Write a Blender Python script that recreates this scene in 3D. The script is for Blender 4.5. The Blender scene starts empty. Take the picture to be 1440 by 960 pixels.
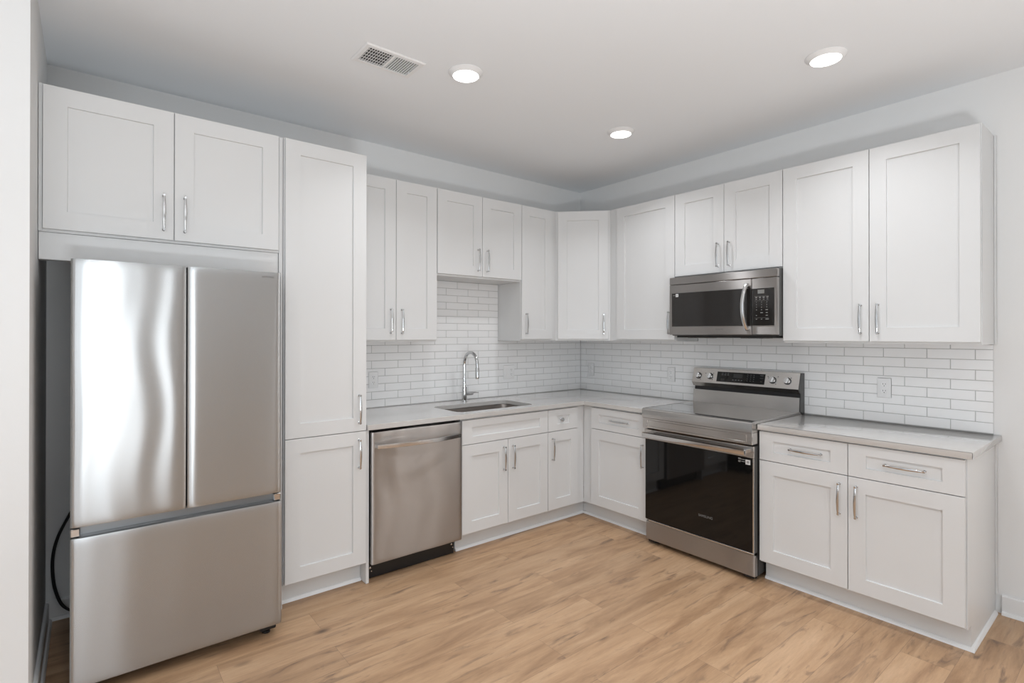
import bpy, bmesh, math, random
from mathutils import Vector, Matrix
random.seed(7)
sc = bpy.context.scene
COL = sc.collection
R = math.radians

# ------------------------------------------------------------------ camera
FPX, CX0, CY0 = 739.61, 708.64, 468.41
cam_d = bpy.data.cameras.new('camera'); cam = bpy.data.objects.new('camera', cam_d); COL.objects.link(cam)
cam_d.sensor_width = 36; cam_d.sensor_fit = 'HORIZONTAL'
cam_d.lens = FPX * 36 / 1440
cam_d.shift_x = (720 - CX0) / 1440
cam_d.shift_y = -(480 - CY0) / 1440
cam_d.clip_start = .05
YAW, PITCH, ROLL = R(38.3909), R(.1617), R(.0416)
fwd = Vector((math.sin(YAW), math.cos(YAW), 0)); rt = Vector((math.cos(YAW), -math.sin(YAW), 0)); up = Vector((0, 0, 1))
f2 = fwd * math.cos(PITCH) + up * math.sin(PITCH); u2 = up * math.cos(PITCH) - fwd * math.sin(PITCH)
r3 = rt * math.cos(ROLL) + u2 * math.sin(ROLL); u3 = u2 * math.cos(ROLL) - rt * math.sin(ROLL)
cam.matrix_world = Matrix(((r3.x, u3.x, -f2.x, -3.6827), (r3.y, u3.y, -f2.y, -3.473), (r3.z, u3.z, -f2.z, 1.4273), (0, 0, 0, 1)))
sc.camera = cam

# ------------------------------------------------------------------ world, light, exposure
world = bpy.data.worlds.new('world'); sc.world = world; world.use_nodes = True
world.node_tree.nodes['Background'].inputs[0].default_value = (.8, .9, 1, 1)
world.node_tree.nodes['Background'].inputs[1].default_value = 1.0
sc.view_settings.view_transform = 'Standard'
sc.view_settings.look = 'None'
sc.view_settings.gamma = 1
sc.view_settings.use_curve_mapping = False
sc.view_settings.exposure = -0.08
LAMP_POWER = 5.0        # each recessed ceiling light, watts
FILL_LEFT, WIN_BACK = 8.0, 56.0
CEIL = 2.776
UP_FILL = 76.0  # added upward fill lamp behind the camera
BOUNCE = 2.0  # second added upward fill lamp

def area(name, loc, rot, sx, sy, power, color=(1, 1, 1), shape='RECTANGLE', spread=180):
    l = bpy.data.lights.new(name, 'AREA'); l.shape = shape; l.size = sx
    if shape == 'RECTANGLE': l.size_y = sy
    l.energy = power; l.color = color; l.spread = R(spread)
    o = bpy.data.objects.new(name, l); COL.objects.link(o); o.location = loc; o.rotation_euler = rot
    return o
# fill light at the unseen window openings; all but the back window invented
area('window_fill', (-6.55, -2.3, 1.45), (0, R(-90), 0), 2.1, 2.2, FILL_LEFT, (.895, .955, 1))
area('window_fill', (-4.85, -7.05, 1.25), (R(90), 0, 0), 2.8, 2.2, WIN_BACK, (.895, .955, 1))
for y_ in (-3.76, -4.86): area('window_fill', (.012, y_, 1.175), (0, R(90), 0), 2.05, .118, 5.0, (1, .96, .92))  # added strips, reflected as vertical streaks in the dishwasher door
# added unseen fill lamps aimed upward, bounced off the ceiling
area('bounce_fill', (-3.5, -4.05, .6), (R(180), 0, 0), .6, .6, UP_FILL, (.895, .955, 1))
area('bounce_fill', (-1.9, -4.2, .4), (R(180), 0, 0), .6, .6, BOUNCE, (.895, .955, 1))

# ------------------------------------------------------------------ materials
def newmat(name):
    m = bpy.data.materials.new(name); m.use_nodes = True
    nt = m.node_tree; return m, nt, nt.nodes, nt.links, nt.nodes['Principled BSDF']
def paint(name, col, rough=.5, bump=0, bscale=200, spec=.5, var=0.0):
    m, nt, N, L, B = newmat(name)
    B.inputs['Base Color'].default_value = (*col, 1); B.inputs['Roughness'].default_value = rough
    B.inputs['Specular IOR Level'].default_value = spec
    tc = N.new('ShaderNodeTexCoord')
    n = N.new('ShaderNodeTexNoise'); n.inputs['Scale'].default_value = bscale; n.inputs['Detail'].default_value = 3
    L.new(tc.outputs['Object'], n.inputs['Vector'])
    if bump:
        b = N.new('ShaderNodeBump'); b.inputs['Strength'].default_value = bump; b.inputs['Distance'].default_value = .001
        L.new(n.outputs['Fac'], b.inputs['Height']); L.new(b.outputs['Normal'], B.inputs['Normal'])
    if var:
        mr = N.new('ShaderNodeMapRange'); mr.inputs[3].default_value = rough - var; mr.inputs[4].default_value = rough + var
        L.new(n.outputs['Fac'], mr.inputs[0]); L.new(mr.outputs[0], B.inputs['Roughness'])
    return m
def metal(name, col, rough, aniso=0, rot=0.0, var=.03, bump=0.0):
    m, nt, N, L, B = newmat(name)
    B.inputs['Base Color'].default_value = (*col, 1); B.inputs['Metallic'].default_value = 1
    B.inputs['Roughness'].default_value = rough
    tc = N.new('ShaderNodeTexCoord')
    mp = N.new('ShaderNodeMapping'); mp.inputs['Scale'].default_value = (3, 3, 500)
    n = N.new('ShaderNodeTexNoise'); n.inputs['Scale'].default_value = 1.0; n.inputs['Detail'].default_value = 2
    L.new(tc.outputs['Object'], mp.inputs[0]); L.new(mp.outputs[0], n.inputs['Vector'])
    mr = N.new('ShaderNodeMapRange'); mr.inputs[3].default_value = rough - var; mr.inputs[4].default_value = rough + var
    L.new(n.outputs['Fac'], mr.inputs[0]); L.new(mr.outputs[0], B.inputs['Roughness'])
    if aniso:
        B.inputs['Anisotropic'].default_value = aniso
        B.inputs['Anisotropic Rotation'].default_value = rot
        t = N.new('ShaderNodeTangent'); t.direction_type = 'RADIAL'; t.axis = 'Z'
        L.new(t.outputs[0], B.inputs['Tangent'])
    if bump:
        b = N.new('ShaderNodeBump'); b.inputs['Strength'].default_value = bump; b.inputs['Distance'].default_value = .0002
        L.new(n.outputs['Fac'], b.inputs['Height']); L.new(b.outputs['Normal'], B.inputs['Normal'])
    return m

M = {}
M['wall'] = paint('wall_paint', (.80, .80, .795), .85, .15, 300)
M['ceiling'] = paint('ceiling_paint', (.86, .88, .90), .95, .2, 250)
M['trim'] = paint('trim_paint', (.80, .80, .80), .4)
M['cab'] = paint('white_cabinet_lacquer', (.71, .712, .71), .38, .02, 400)
M['tile'] = paint('glazed_tile', (.87, .87, .87), .12, .05, 30)
M['grout'] = paint('grey_grout', (.50, .50, .49), .9, .3, 500)
M['plastic'] = paint('white_plastic', (.84, .84, .84), .35)
M['slot'] = paint('outlet_slot', (.05, .05, .05), .6)
M['black'] = paint('black_enamel', (.012, .012, .013), .35)
M['matblack'] = paint('matt_black_plastic', (.02, .02, .02), .6)
M['darkgrey'] = paint('dark_grey_metal', (.07, .07, .068), .4)
M['glass'] = paint('black_glass', (.006, .006, .006), .04, spec=.4)
M['cooktop'] = paint('ceramic_cooktop_glass', (.012, .011, .011), .05, spec=.8)
_c = M['cooktop'].node_tree.nodes['Principled BSDF']; _c.inputs['Coat Weight'].default_value = 1; _c.inputs['Coat IOR'].default_value = 1.7; _c.inputs['Coat Roughness'].default_value = .03
M['mwglass'] = paint('dark_mirror_glass', (.018, .016, .015), .06, spec=.5)
M['disp'] = paint('grey_display', (.22, .22, .21), .3)
M['disp2'] = paint('dark_display', (.03, .03, .03), .2)
M['mark'] = paint('printed_grey_marks', (.35, .35, .34), .5)
M['markdim'] = paint('printed_dim_marks', (.12, .12, .12), .5)
M['logo'] = paint('logo_grey', (.20, .20, .195), .5)
M['sticker'] = paint('white_sticker', (.75, .75, .75), .5)
M['stickerg'] = paint('grey_sticker_print', (.33, .34, .34), .5)
M['chrome'] = metal('polished_chrome', (.58, .585, .59), .10, var=.02)
M['nickel'] = metal('satin_chrome', (.74, .74, .74), .16, var=.03)
M['steel'] = metal('brushed_steel', (.45, .432, .42), .33, aniso=1.0, rot=.25, var=.004)
M['fsteel'] = metal('fridge_brushed_steel', (.45, .46, .465), .27, aniso=1.0, rot=.25, var=.004)
M['recess'] = metal('dark_brushed_recess', (.27, .275, .28), .35, aniso=.6, rot=.25)
M['steelplain'] = metal('satin_steel', (.60, .58, .56), .24, var=.04)
M['sink'] = metal('sink_steel', (.30, .27, .25), .33, var=.04)
M['handle'] = metal('smooth_steel', (.66, .66, .66), .2, var=.02)
M['galv'] = metal('galvanised_bracket', (.35, .35, .35), .45)
M['rubber'] = paint('black_rubber', (.015, .015, .015), .5)

def emat(name, col, s):
    m, nt, N, L, B = newmat(name)
    B.inputs['Emission Color'].default_value = (*col, 1); B.inputs['Emission Strength'].default_value = s
    return m
M['lens'] = emat('lamp_lens', (1, .985, .95), 6.0)

def counter_mat():
    m, nt, N, L, B = newmat('grey_quartz')
    B.inputs['Roughness'].default_value = .12; B.inputs['Specular IOR Level'].default_value = .8; B.inputs['Coat Weight'].default_value = .4; B.inputs['Coat Roughness'].default_value = .05
    tc = N.new('ShaderNodeTexCoord')
    n = N.new('ShaderNodeTexNoise'); n.inputs['Scale'].default_value = 350; n.inputs['Detail'].default_value = 4
    n2 = N.new('ShaderNodeTexNoise'); n2.inputs['Scale'].default_value = 6
    L.new(tc.outputs['Object'], n.inputs['Vector']); L.new(tc.outputs['Object'], n2.inputs['Vector'])
    a = N.new('ShaderNodeMath'); a.operation = 'MULTIPLY_ADD'; a.inputs[1].default_value = .3
    L.new(n2.outputs['Fac'], a.inputs[0]); L.new(n.outputs['Fac'], a.inputs[2])
    cr = N.new('ShaderNodeValToRGB')
    cr.color_ramp.elements[0].position = .35; cr.color_ramp.elements[0].color = (.52, .503, .485, 1)
    cr.color_ramp.elements[1].position = .95; cr.color_ramp.elements[1].color = (.60, .583, .563, 1)
    L.new(a.outputs[0], cr.inputs[0]); L.new(cr.outputs[0], B.inputs['Base Color'])
    return m
M['quartz'] = counter_mat()

def floor_mat():
    m, nt, N, L, B = newmat('oak_vinyl_planks')
    tc = N.new('ShaderNodeTexCoord')
    mp0 = N.new('ShaderNodeMapping'); mp0.inputs['Location'].default_value = (.35, .02, 0)
    L.new(tc.outputs['Object'], mp0.inputs[0])
    br = N.new('ShaderNodeTexBrick'); br.offset = .37; br.offset_frequency = 2; br.squash = 1
    for k, v in (('Color1', (0, 0, 0, 1)), ('Color2', (1, 1, 1, 1)), ('Mortar', (.5, .5, .5, 1))): br.inputs[k].default_value = v
    br.inputs['Scale'].default_value = 1; br.inputs['Mortar Size'].default_value = .0006; br.inputs['Mortar Smooth'].default_value = .3
    br.inputs['Bias'].default_value = 0; br.inputs['Brick Width'].default_value = 1.22; br.inputs['Row Height'].default_value = .18
    L.new(mp0.outputs[0], br.inputs['Vector'])
    # offset the grain per plank
    sx = N.new('ShaderNodeSeparateColor'); L.new(br.outputs['Color'], sx.inputs[0])
    ml = N.new('ShaderNodeMath'); ml.operation = 'MULTIPLY'; ml.inputs[1].default_value = 37.0; L.new(sx.outputs[0], ml.inputs[0])
    cb = N.new('ShaderNodeCombineXYZ'); L.new(ml.outputs[0], cb.inputs[0]); L.new(ml.outputs[0], cb.inputs[2])
    ad = N.new('ShaderNodeVectorMath'); ad.operation = 'ADD'; L.new(mp0.outputs[0], ad.inputs[0]); L.new(cb.outputs[0], ad.inputs[1])
    def noise(scale, detail, sc3, rough=.55, dist=0):
        mp = N.new('ShaderNodeMapping'); mp.inputs['Scale'].default_value = sc3
        L.new(ad.outputs[0], mp.inputs[0])
        n = N.new('ShaderNodeTexNoise'); n.inputs['Scale'].default_value = scale; n.inputs['Detail'].default_value = detail
        n.inputs['Roughness'].default_value = rough; n.inputs['Distortion'].default_value = dist
        L.new(mp.outputs[0], n.inputs['Vector']); return n
    g1 = noise(1.0, 5, (1.3, 9, 1), .6, .8)      # broad cathedral bands
    g2 = noise(1.0, 8, (7, 75, 1), .8, .9)       # fine grain
    g3 = noise(1.0, 5, (3.0, 19, 1), .62, 1.2)      # dark streaks / knots
    cr = N.new('ShaderNodeValToRGB'); e = cr.color_ramp.elements
    e[0].position = .22; e[0].color = (.26, .142, .075, 1)
    e[1].position = .80; e[1].color = (.62, .415, .258, 1)
    x = cr.color_ramp.elements.new(.5); x.color = (.49, .308, .178, 1)
    L.new(g1.outputs['Fac'], cr.inputs[0])
    # per-plank tone
    hs = N.new('ShaderNodeHueSaturation')
    mr = N.new('ShaderNodeMapRange'); mr.inputs[3].default_value = .94; mr.inputs[4].default_value = 1.08
    L.new(sx.outputs[0], mr.inputs[0]); L.new(mr.outputs[0], hs.inputs['Value']); L.new(cr.outputs[0], hs.inputs['Color'])
    mx = N.new('ShaderNodeMix'); mx.data_type = 'RGBA'; mx.blend_type = 'MULTIPLY'; mx.inputs[0].default_value = .55
    r2 = N.new('ShaderNodeMapRange'); r2.inputs[1].default_value = .3; r2.inputs[2].default_value = .7; r2.inputs[3].default_value = .68; r2.inputs[4].default_value = 1.12
    L.new(g2.outputs['Fac'], r2.inputs[0]); L.new(hs.outputs[0], mx.inputs[6]); L.new(r2.outputs[0], mx.inputs[7])
    mx2 = N.new('ShaderNodeMix'); mx2.data_type = 'RGBA'
    r3_ = N.new('ShaderNodeMapRange'); r3_.inputs[1].default_value = .57; r3_.inputs[2].default_value = .72; r3_.inputs[3].default_value = 0; r3_.inputs[4].default_value = .7
    L.new(g3.outputs['Fac'], r3_.inputs[0]); L.new(r3_.outputs[0], mx2.inputs[0])
    L.new(mx.outputs[2], mx2.inputs[6]); mx2.inputs[7].default_value = (.105, .066, .050, 1)
    vk = N.new('ShaderNodeTexVoronoi'); vk.inputs['Scale'].default_value = 1
    mpk = N.new('ShaderNodeMapping'); mpk.inputs['Scale'].default_value = (1.9, 4.2, 1); L.new(ad.outputs[0], mpk.inputs[0]); L.new(mpk.outputs[0], vk.inputs['Vector'])
    rk = N.new('ShaderNodeMapRange'); rk.inputs[1].default_value = .02; rk.inputs[2].default_value = .10; rk.inputs[3].default_value = .85; rk.inputs[4].default_value = 0
    L.new(vk.outputs['Distance'], rk.inputs[0])
    mx3 = N.new('ShaderNodeMix'); mx3.data_type = 'RGBA'; L.new(rk.outputs[0], mx3.inputs[0]); L.new(mx2.outputs[2], mx3.inputs[6]); mx3.inputs[7].default_value = (.06, .038, .028, 1)
    mx4 = N.new('ShaderNodeMix'); mx4.data_type = 'RGBA'; L.new(br.outputs['Fac'], mx4.inputs[0]); L.new(mx3.outputs[2], mx4.inputs[6]); mx4.inputs[7].default_value = (.17, .105, .065, 1)
    L.new(mx4.outputs[2], B.inputs['Base Color'])
    B.inputs['Roughness'].default_value = .42
    b = N.new('ShaderNodeBump'); b.inputs['Strength'].default_value = .25; b.inputs['Distance'].default_value = .0006
    sb = N.new('ShaderNodeMath'); sb.operation = 'SUBTRACT'; L.new(g2.outputs['Fac'], sb.inputs[0]); L.new(br.outputs['Fac'], sb.inputs[1])
    L.new(sb.outputs[0], b.inputs['Height']); L.new(b.outputs['Normal'], B.inputs['Normal'])
    return m
M['floor'] = floor_mat()

# ------------------------------------------------------------------ mesh helpers
# local frames: (u along the wall, v out of the wall, z up)
FA = Matrix(((1, 0, 0, 0), (0, -1, 0, 0), (0, 0, 1, 0), (0, 0, 0, 1)))     # back wall: u = x, v = -y
FB = Matrix(((0, -1, 0, 0), (-1, 0, 0, 0), (0, 0, 1, 0), (0, 0, 0, 1)))    # right wall: u = -y, v = -x
FW = Matrix.Identity(4)

def finish(name, bm, mat, parent=None, frame=FW, sharp=32):
    bmesh.ops.transform(bm, matrix=frame, verts=bm.verts)
    bmesh.ops.recalc_face_normals(bm, faces=bm.faces)
    for f in bm.faces: f.smooth = True
    for e in bm.edges:
        e.smooth = not (len(e.link_faces) != 2 or e.calc_face_angle(3) > R(sharp))
    off = Vector((0, 0, 0))
    p = parent
    while p is not None: off += Vector(p.location); p = p.parent
    if parent is not None: bmesh.ops.translate(bm, vec=-off, verts=bm.verts)
    me = bpy.data.meshes.new(name); bm.to_mesh(me); bm.free()
    if isinstance(mat, (list, tuple)):
        for k in mat: me.materials.append(M[k])
    else: me.materials.append(M[mat])
    o = bpy.data.objects.new(name, me); COL.objects.link(o)
    if parent is not None: o.parent = parent
    return o

def thing(name, label, cat, frame, loc, group=None):
    o = bpy.data.objects.new(name, None); COL.objects.link(o); o.empty_display_size = .1
    o.location = frame @ Vector(loc); tag(o, label, cat, group); return o
def tag(o, label, cat, group=None):
    o['label'] = label; o['category'] = cat
    if group: o['group'] = group
    return o
def structure(o, label=None):
    o['kind'] = 'structure'
    if label: o['label'] = label
    return o

def box(bm, u0, u1, v0, v1, z0, z1, bev=0.0, seg=1, mi=0):
    vs = [bm.verts.new((x, y, z)) for z in (z0, z1) for y in (v0, v1) for x in (u0, u1)]
    fs = []
    for q in ((0, 1, 3, 2), (4, 5, 7, 6), (0, 1, 5, 4), (2, 3, 7, 6), (0, 2, 6, 4), (1, 3, 7, 5)):
        fs.append(bm.faces.new([vs[i] for i in q]))
    for f in fs: f.material_index = mi
    if bev > 0:
        es = list({e for f in fs for e in f.edges})
        r = bmesh.ops.bevel(bm, geom=es, offset=bev, segments=seg, profile=.5, affect='EDGES')
        for f in r['faces']: f.material_index = mi
    return fs
def B(u0, u1, v0, v1, z0, z1, bev=0.0, seg=1):
    bm = bmesh.new(); box(bm, u0, u1, v0, v1, z0, z1, bev, seg); return bm

def prism(bm, poly, w0, w1, fn, mi=0):
    """extrude polygon poly [(a,b)] from w0 to w1; fn(a,b,w)->(u,v,z)"""
    a = [bm.verts.new(fn(p[0], p[1], w0)) for p in poly]; b = [bm.verts.new(fn(p[0], p[1], w1)) for p in poly]
    n = len(poly); fs = [bm.faces.new(a), bm.faces.new(b)]
    for i in range(n): fs.append(bm.faces.new((a[i], a[(i + 1) % n], b[(i + 1) % n], b[i])))
    for f in fs: f.material_index = mi
    return fs

def tube(bm, pts, rads, seg=12, ref=(0, 0, 1), cap=True):
    """sweep ellipse (ra, rb) along pts; ra along side, rb along other"""
    pts = [Vector(p) for p in pts]; rings = []
    prev = Vector(ref)
    for i, p in enumerate(pts):
        t = (pts[min(i + 1, len(pts) - 1)] - pts[max(i - 1, 0)]).normalized()
        n = prev - t * prev.dot(t)
        if n.length < 1e-5: n = t.orthogonal()
        n.normalize(); prev = n; s = t.cross(n)
        ra, rb = rads[i] if isinstance(rads, list) else rads if isinstance(rads, tuple) else (rads, rads)
        rings.append([bm.verts.new(p + s * (ra * math.cos(2 * math.pi * k / seg)) + n * (rb * math.sin(2 * math.pi * k / seg))) for k in range(seg)])
    for a, b in zip(rings[:-1], rings[1:]):
        for k in range(seg): bm.faces.new((a[k], a[(k + 1) % seg], b[(k + 1) % seg], b[k]))
    if cap: bm.faces.new(rings[0]); bm.faces.new(rings[-1])

def lathe(bm, prof, axis_o, axis_d, seg=32, cap0=True, cap1=True):
    """prof [(r, h)] about an axis"""
    d = Vector(axis_d).normalized(); a = d.orthogonal().normalized(); b = d.cross(a); o = Vector(axis_o)
    rings = [[bm.verts.new(o + d * h + a * (r * math.cos(2 * math.pi * k / seg)) + b * (r * math.sin(2 * math.pi * k / seg))) for k in range(seg)] for r, h in prof]
    for x, y in zip(rings[:-1], rings[1:]):
        for k in range(seg): bm.faces.new((x[k], x[(k + 1) % seg], y[(k + 1) % seg], y[k]))
    if cap0: bm.faces.new(rings[0])
    if cap1: bm.faces.new(rings[-1])

def shaker(u0, u1, z0, z1, v0, t=.019, st=.0775, rl=.0755, rec=.009):
    """recessed-panel front"""
    bm = bmesh.new(); e = .0012; vf = v0 + t
    loops = [(u0, u1, z0, z1, v0), (u0, u1, z0, z1, vf - e), (u0 + e, u1 - e, z0 + e, z1 - e, vf),
             (u0 + st, u1 - st, z0 + rl, z1 - rl, vf), (u0 + st + .0015, u1 - st - .0015, z0 + rl + .0015, z1 - rl - .0015, vf - rec)]
    rings = [[bm.verts.new((a, v, b)) for a, b in ((l[0], l[2]), (l[1], l[2]), (l[1], l[3]), (l[0], l[3]))] for l in loops for v in (l[4],)]
    for a, b in zip(rings[:-1], rings[1:]):
        for k in range(4): bm.faces.new((a[k], a[(k + 1) % 4], b[(k + 1) % 4], b[k]))
    bm.faces.new(rings[0]); bm.faces.new(rings[-1])
    return bm

def pull(cu, cz, v, vertical=True, L=.166):
    """arched bar pull with two posts"""
    bm = bmesh.new(); n = 14; h = L / 2; pts = []; rad = []
    for i in range(n + 1):
        s = -1 + 2 * i / n; w = 1 - s * s
        d = v + .022 + .007 * w
        a = h * s
        pts.append((cu, d, cz + a) if vertical else (cu + a, d, cz))
        rad.append((.0042 + .0026 * w ** 1.5, .0034))
    tube(bm, pts, rad, 12, ref=(0, 1, 0))
    for s in (-1, 1):
        a = s * (h - .006)
        p = (cu, v, cz + a) if vertical else (cu + a, v, cz)
        lathe(bm, [(.0062, 0), (.0062, .002), (.0042, .004), (.0042, .022), (.0050, .0275)], p, (0, 1, 0), 12)
    return bm

def door(root, frame, u0, u1, z0, z1, v0, handle=None, name='door', **k):
    d = finish(name, shaker(u0, u1, z0, z1, v0, **k), 'cab', root, frame)
    if handle:
        hu, hz, vert = handle
        h = finish('handle', pull(hu, hz, v0 + .019 - (.009 if not vert else 0), vert), 'chrome', d, frame)
        h['label'] = 'chrome arched bar handle'
    return d

def text_mesh(txt, size, bold=0.0):
    cu = bpy.data.curves.new('t', 'FONT'); cu.body = txt; cu.size = size; cu.align_x = 'CENTER'; cu.align_y = 'CENTER'
    cu.extrude = .0002; cu.offset = bold
    ob = bpy.data.objects.new('t', cu); COL.objects.link(ob)
    bpy.context.view_layer.update()
    me = bpy.data.meshes.new_from_object(ob.evaluated_get(bpy.context.evaluated_depsgraph_get()))
    bpy.data.objects.remove(ob); bpy.data.curves.remove(cu)
    return me
def add_text(bm, txt, size, u, v, z, sx=1.0, bold=0.0, tilt=None):
    me = text_mesh(txt, size, bold)
    t = bmesh.new(); t.from_mesh(me); bpy.data.meshes.remove(me)
    m = Matrix(((sx, 0, 0, u), (0, 0, 1, v), (0, 1, 0, z), (0, 0, 0, 1)))
    if tilt is not None: m = tilt @ m
    bmesh.ops.transform(t, matrix=m, verts=t.verts)
    tm = bpy.data.meshes.new('tmp'); t.to_mesh(tm); t.free(); bm.from_mesh(tm); bpy.data.meshes.remove(tm)

# ------------------------------------------------------------------ room shell
XL, YF, XWALL = -6.5, -7.0, -3.842          # far left wall, wall behind the camera, alcove wall
STUBY = -.99
def slab(name, a, mat, label=None):
    return structure(finish(name, B(*a), mat), label)
slab('floor', (XL - .15, .15, YF - .15, .15, -.1, 0), 'floor', 'warm oak vinyl plank floor')
slab('ceiling', (XL - .15, .15, YF - .15, .15, CEIL, CEIL + .1), 'ceiling', 'plain grey-white ceiling')
slab('wall_back', (XWALL, .15, 0, .15, 0, CEIL), 'wall')
slab('wall_left', (XL, XWALL, STUBY, .15, 0, CEIL), 'wall', 'white wall end beside the refrigerator')

def wall_with_holes(name, axis, at, a0, a1, holes, th=.12):
    """wall along x (axis 'x' at y=at, thickness outward -y) or along y (axis 'y' at x=at, outward -x)"""
    bm = bmesh.new()
    cuts = sorted({a0, a1, *[h[0] for h in holes], *[h[1] for h in holes]})
    for c0, c1 in zip(cuts[:-1], cuts[1:]):
        hh = [h for h in holes if h[0] < (c0 + c1) / 2 < h[1]]
        zs = [(0, CEIL)] if not hh else [(0, hh[0][2]), (hh[0][3], CEIL)]
        for z0, z1 in zs:
            if z1 - z0 < .01: continue
            if axis == 'x': box(bm, c0, c1, at - th, at, z0, z1)
            else: box(bm, at - th, at, c0, c1, z0, z1)
    return structure(finish(name, bm, 'wall'))
wall_with_holes('wall_front', 'x', YF, XL, .15, [(-6.25, -3.42, .1, 2.4)])
wall_with_holes('wall_side', 'y', XL, YF, STUBY, [(-3.4, -1.2, .4, 2.5)])
wr = wall_with_holes('wall_right', 'y', .12, YF, 0, [(-3.82, -3.70, .15, 2.2), (-4.92, -4.80, .15, 2.2)])  # openings for the two invented narrow windows
def window(name, axis, at, a0, a1, z0, z1, mull):
    bm = bmesh.new(); w = min(.05, (a1 - a0) * .12)
    def bb(p0, p1, q0, q1, d0=-.09, d1=-.03):
        if axis == 'x': box(bm, p0, p1, at + d0, at + d1, q0, q1, .003)
        else: box(bm, at + d0, at + d1, p0, p1, q0, q1, .003)
    bb(a0, a0 + w, z0, z1); bb(a1 - w, a1, z0, z1); bb(a0 + w, a1 - w, z0, z0 + w); bb(a0 + w, a1 - w, z1 - w, z1)
    for k in range(1, mull):
        c = a0 + (a1 - a0) * k / mull; bb(c - w / 2, c + w / 2, z0 + w, z1 - w)
    return structure(finish(name, bm, 'trim'))
window('window_1', 'x', YF + .04, -6.25, -3.42, .1, 2.4, 3)  # refrigerator reflects a window here; its width is shaped for fill light
window('added_window_2', 'y', XL + .04, -3.4, -1.2, .4, 2.5, 2)  # side window invented to light the right-hand cabinet fronts

window('added_window_3', 'y', .12, -3.82, -3.70, .15, 2.2, 1)  # this narrow pair is invented, to put streaks on the dishwasher
window('added_window_4', 'y', .12, -4.92, -4.80, .15, 2.2, 1)
# baseboards with a small top chamfer and a shoe
def baseboard(name, frame, u0, u1, v=0.0, h=.098, shoe=True):
    bm = bmesh.new()
    prism(bm, [(v, 0), (v + .014, 0), (v + .014, h - .006), (v + .009, h), (v, h)], u0, u1, lambda a, b, w: (w, a, b))
    if shoe:
        q = [(v + .014, 0), (v + .027, 0)] + [(v + .014 + .013 * math.cos(t), .018 * math.sin(t)) for t in (R(30), R(60), R(90))]
        prism(bm, q, u0, u1, lambda a, b, w: (w, a, b))
    return structure(finish(name, bm, 'trim', None, frame))
baseboard('baseboard_back', FA, XWALL, -2.906)
baseboard('baseboard_right', FB, 2.944, 7.0)
FL = Matrix(((0, 1, 0, XWALL), (-1, 0, 0, 0), (0, 0, 1, 0), (0, 0, 0, 1)))   # alcove wall faces +x, u = -y
baseboard('baseboard_left', FL, .028, -STUBY)

# ------------------------------------------------------------------ backsplash tiles
def backsplash(name, label, frame, regions, ph_even, ph_odd, outer):
    root = thing(name, label, 'backsplash', frame, ((regions[0][0] + regions[0][1]) / 2, 0, .913))
    bg = bmesh.new()
    for r in regions: box(bg, r[0], r[1], .0005, .0065, r[2], r[3])
    finish('grout', bg, 'grout', root, frame)
    bm = bmesh.new(); P, H, G = .2045, .0544, .0032; Z0 = .9166
    for (a0, a1, b0, b1) in regions:
        for row in range(-1, 20):
            z0 = Z0 + row * H; lo, hi = max(z0 + G / 2, b0), min(z0 + H - G / 2, b1)
            if hi - lo < .004: continue
            ph = ph_odd if row % 2 else ph_even
            k = math.floor((a0 - ph) / P)
            while True:
                s = ph + k * P; k += 1
                if s > a1: break
                l, r = max(s + G / 2, a0), min(s + P - G / 2, a1)
                if r - l < .004: continue
                e = .0012; d = .0085
                q = [[bm.verts.new(p) for p in ((l, .006, lo), (r, .006, lo), (r, .006, hi), (l, .006, hi))],
                     [bm.verts.new(p) for p in ((l, d - e, lo), (r, d - e, lo), (r, d - e, hi), (l, d - e, hi))],
                     [bm.verts.new(p) for p in ((l + e, d, lo + e), (r - e, d, lo + e), (r - e, d, hi - e), (l + e, d, hi - e))]]
                for x, y in zip(q[:-1], q[1:]):
                    for j in range(4): bm.faces.new((x[j], x[(j + 1) % 4], y[(j + 1) % 4], y[j]))
                bm.faces.new(q[-1])
    finish('tiles', bm, 'tile', root, frame)
    return root
backsplash('tile_backsplash', 'white glossy subway tile backsplash behind the sink and faucet', FA,
           [(-2.411, -.0095, .9135, 1.377), (-1.771, -1.0, 1.377, 1.853)], -1.507 + .10225, -1.507, None)
backsplash('tile_backsplash', 'white glossy subway tile backsplash behind the range, under the microwave', FB,
           [(.0095, 2.912, .9135, 1.377), (1.236, 1.993, 1.377, 1.42)], 2.842 + .10225, 2.842, None)

# ------------------------------------------------------------------ wall and tall cabinets
TOP = 2.450; UV = .2945; BV = .6113
def carcass(root, frame, u0, u1, v1, z0, z1, name='cabinet_box', v0=.002):
    return finish(name, B(u0, u1, v0, v1, z0, z1, .001), 'cab', root, frame)
def upper(label, frame, u0, u1, z0, z1, doors, v=UV, vb=.002):
    root = thing('wall_cabinet', label, 'cabinet', frame, ((u0 + u1) / 2, vb, z0))
    carcass(root, frame, u0, u1, v, z0, z1, v0=vb)
    for d in doors: door(root, frame, *d[:4], v, handle=d[4])
    return root
UZ = 1.392; HZ = 1.515
# over the refrigerator
r = thing('wall_cabinet', 'white two-door cabinet above the refrigerator', 'cabinet', FA, (-3.37, .002, 1.735))
finish('cabinet_box', B(-3.840, -2.906, .002, BV, 1.85, 2.456, .001), 'cab', r, FA)
finish('filler_board', B(-3.840, -2.906, .545, .603, 1.737, 1.8495, .001), 'cab', r, FA)
finish('side_stile', B(-3.8405, -3.828, BV + .0005, BV + .006, 1.852, 2.456, .001), 'cab', r, FA)
door(r, FA, -3.8265, -3.3715, 1.861, TOP, BV, (-3.411, 1.982, True))
door(r, FA, -3.3680, -2.9105, 1.861, TOP, BV, (-3.328, 1.982, True))
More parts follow.
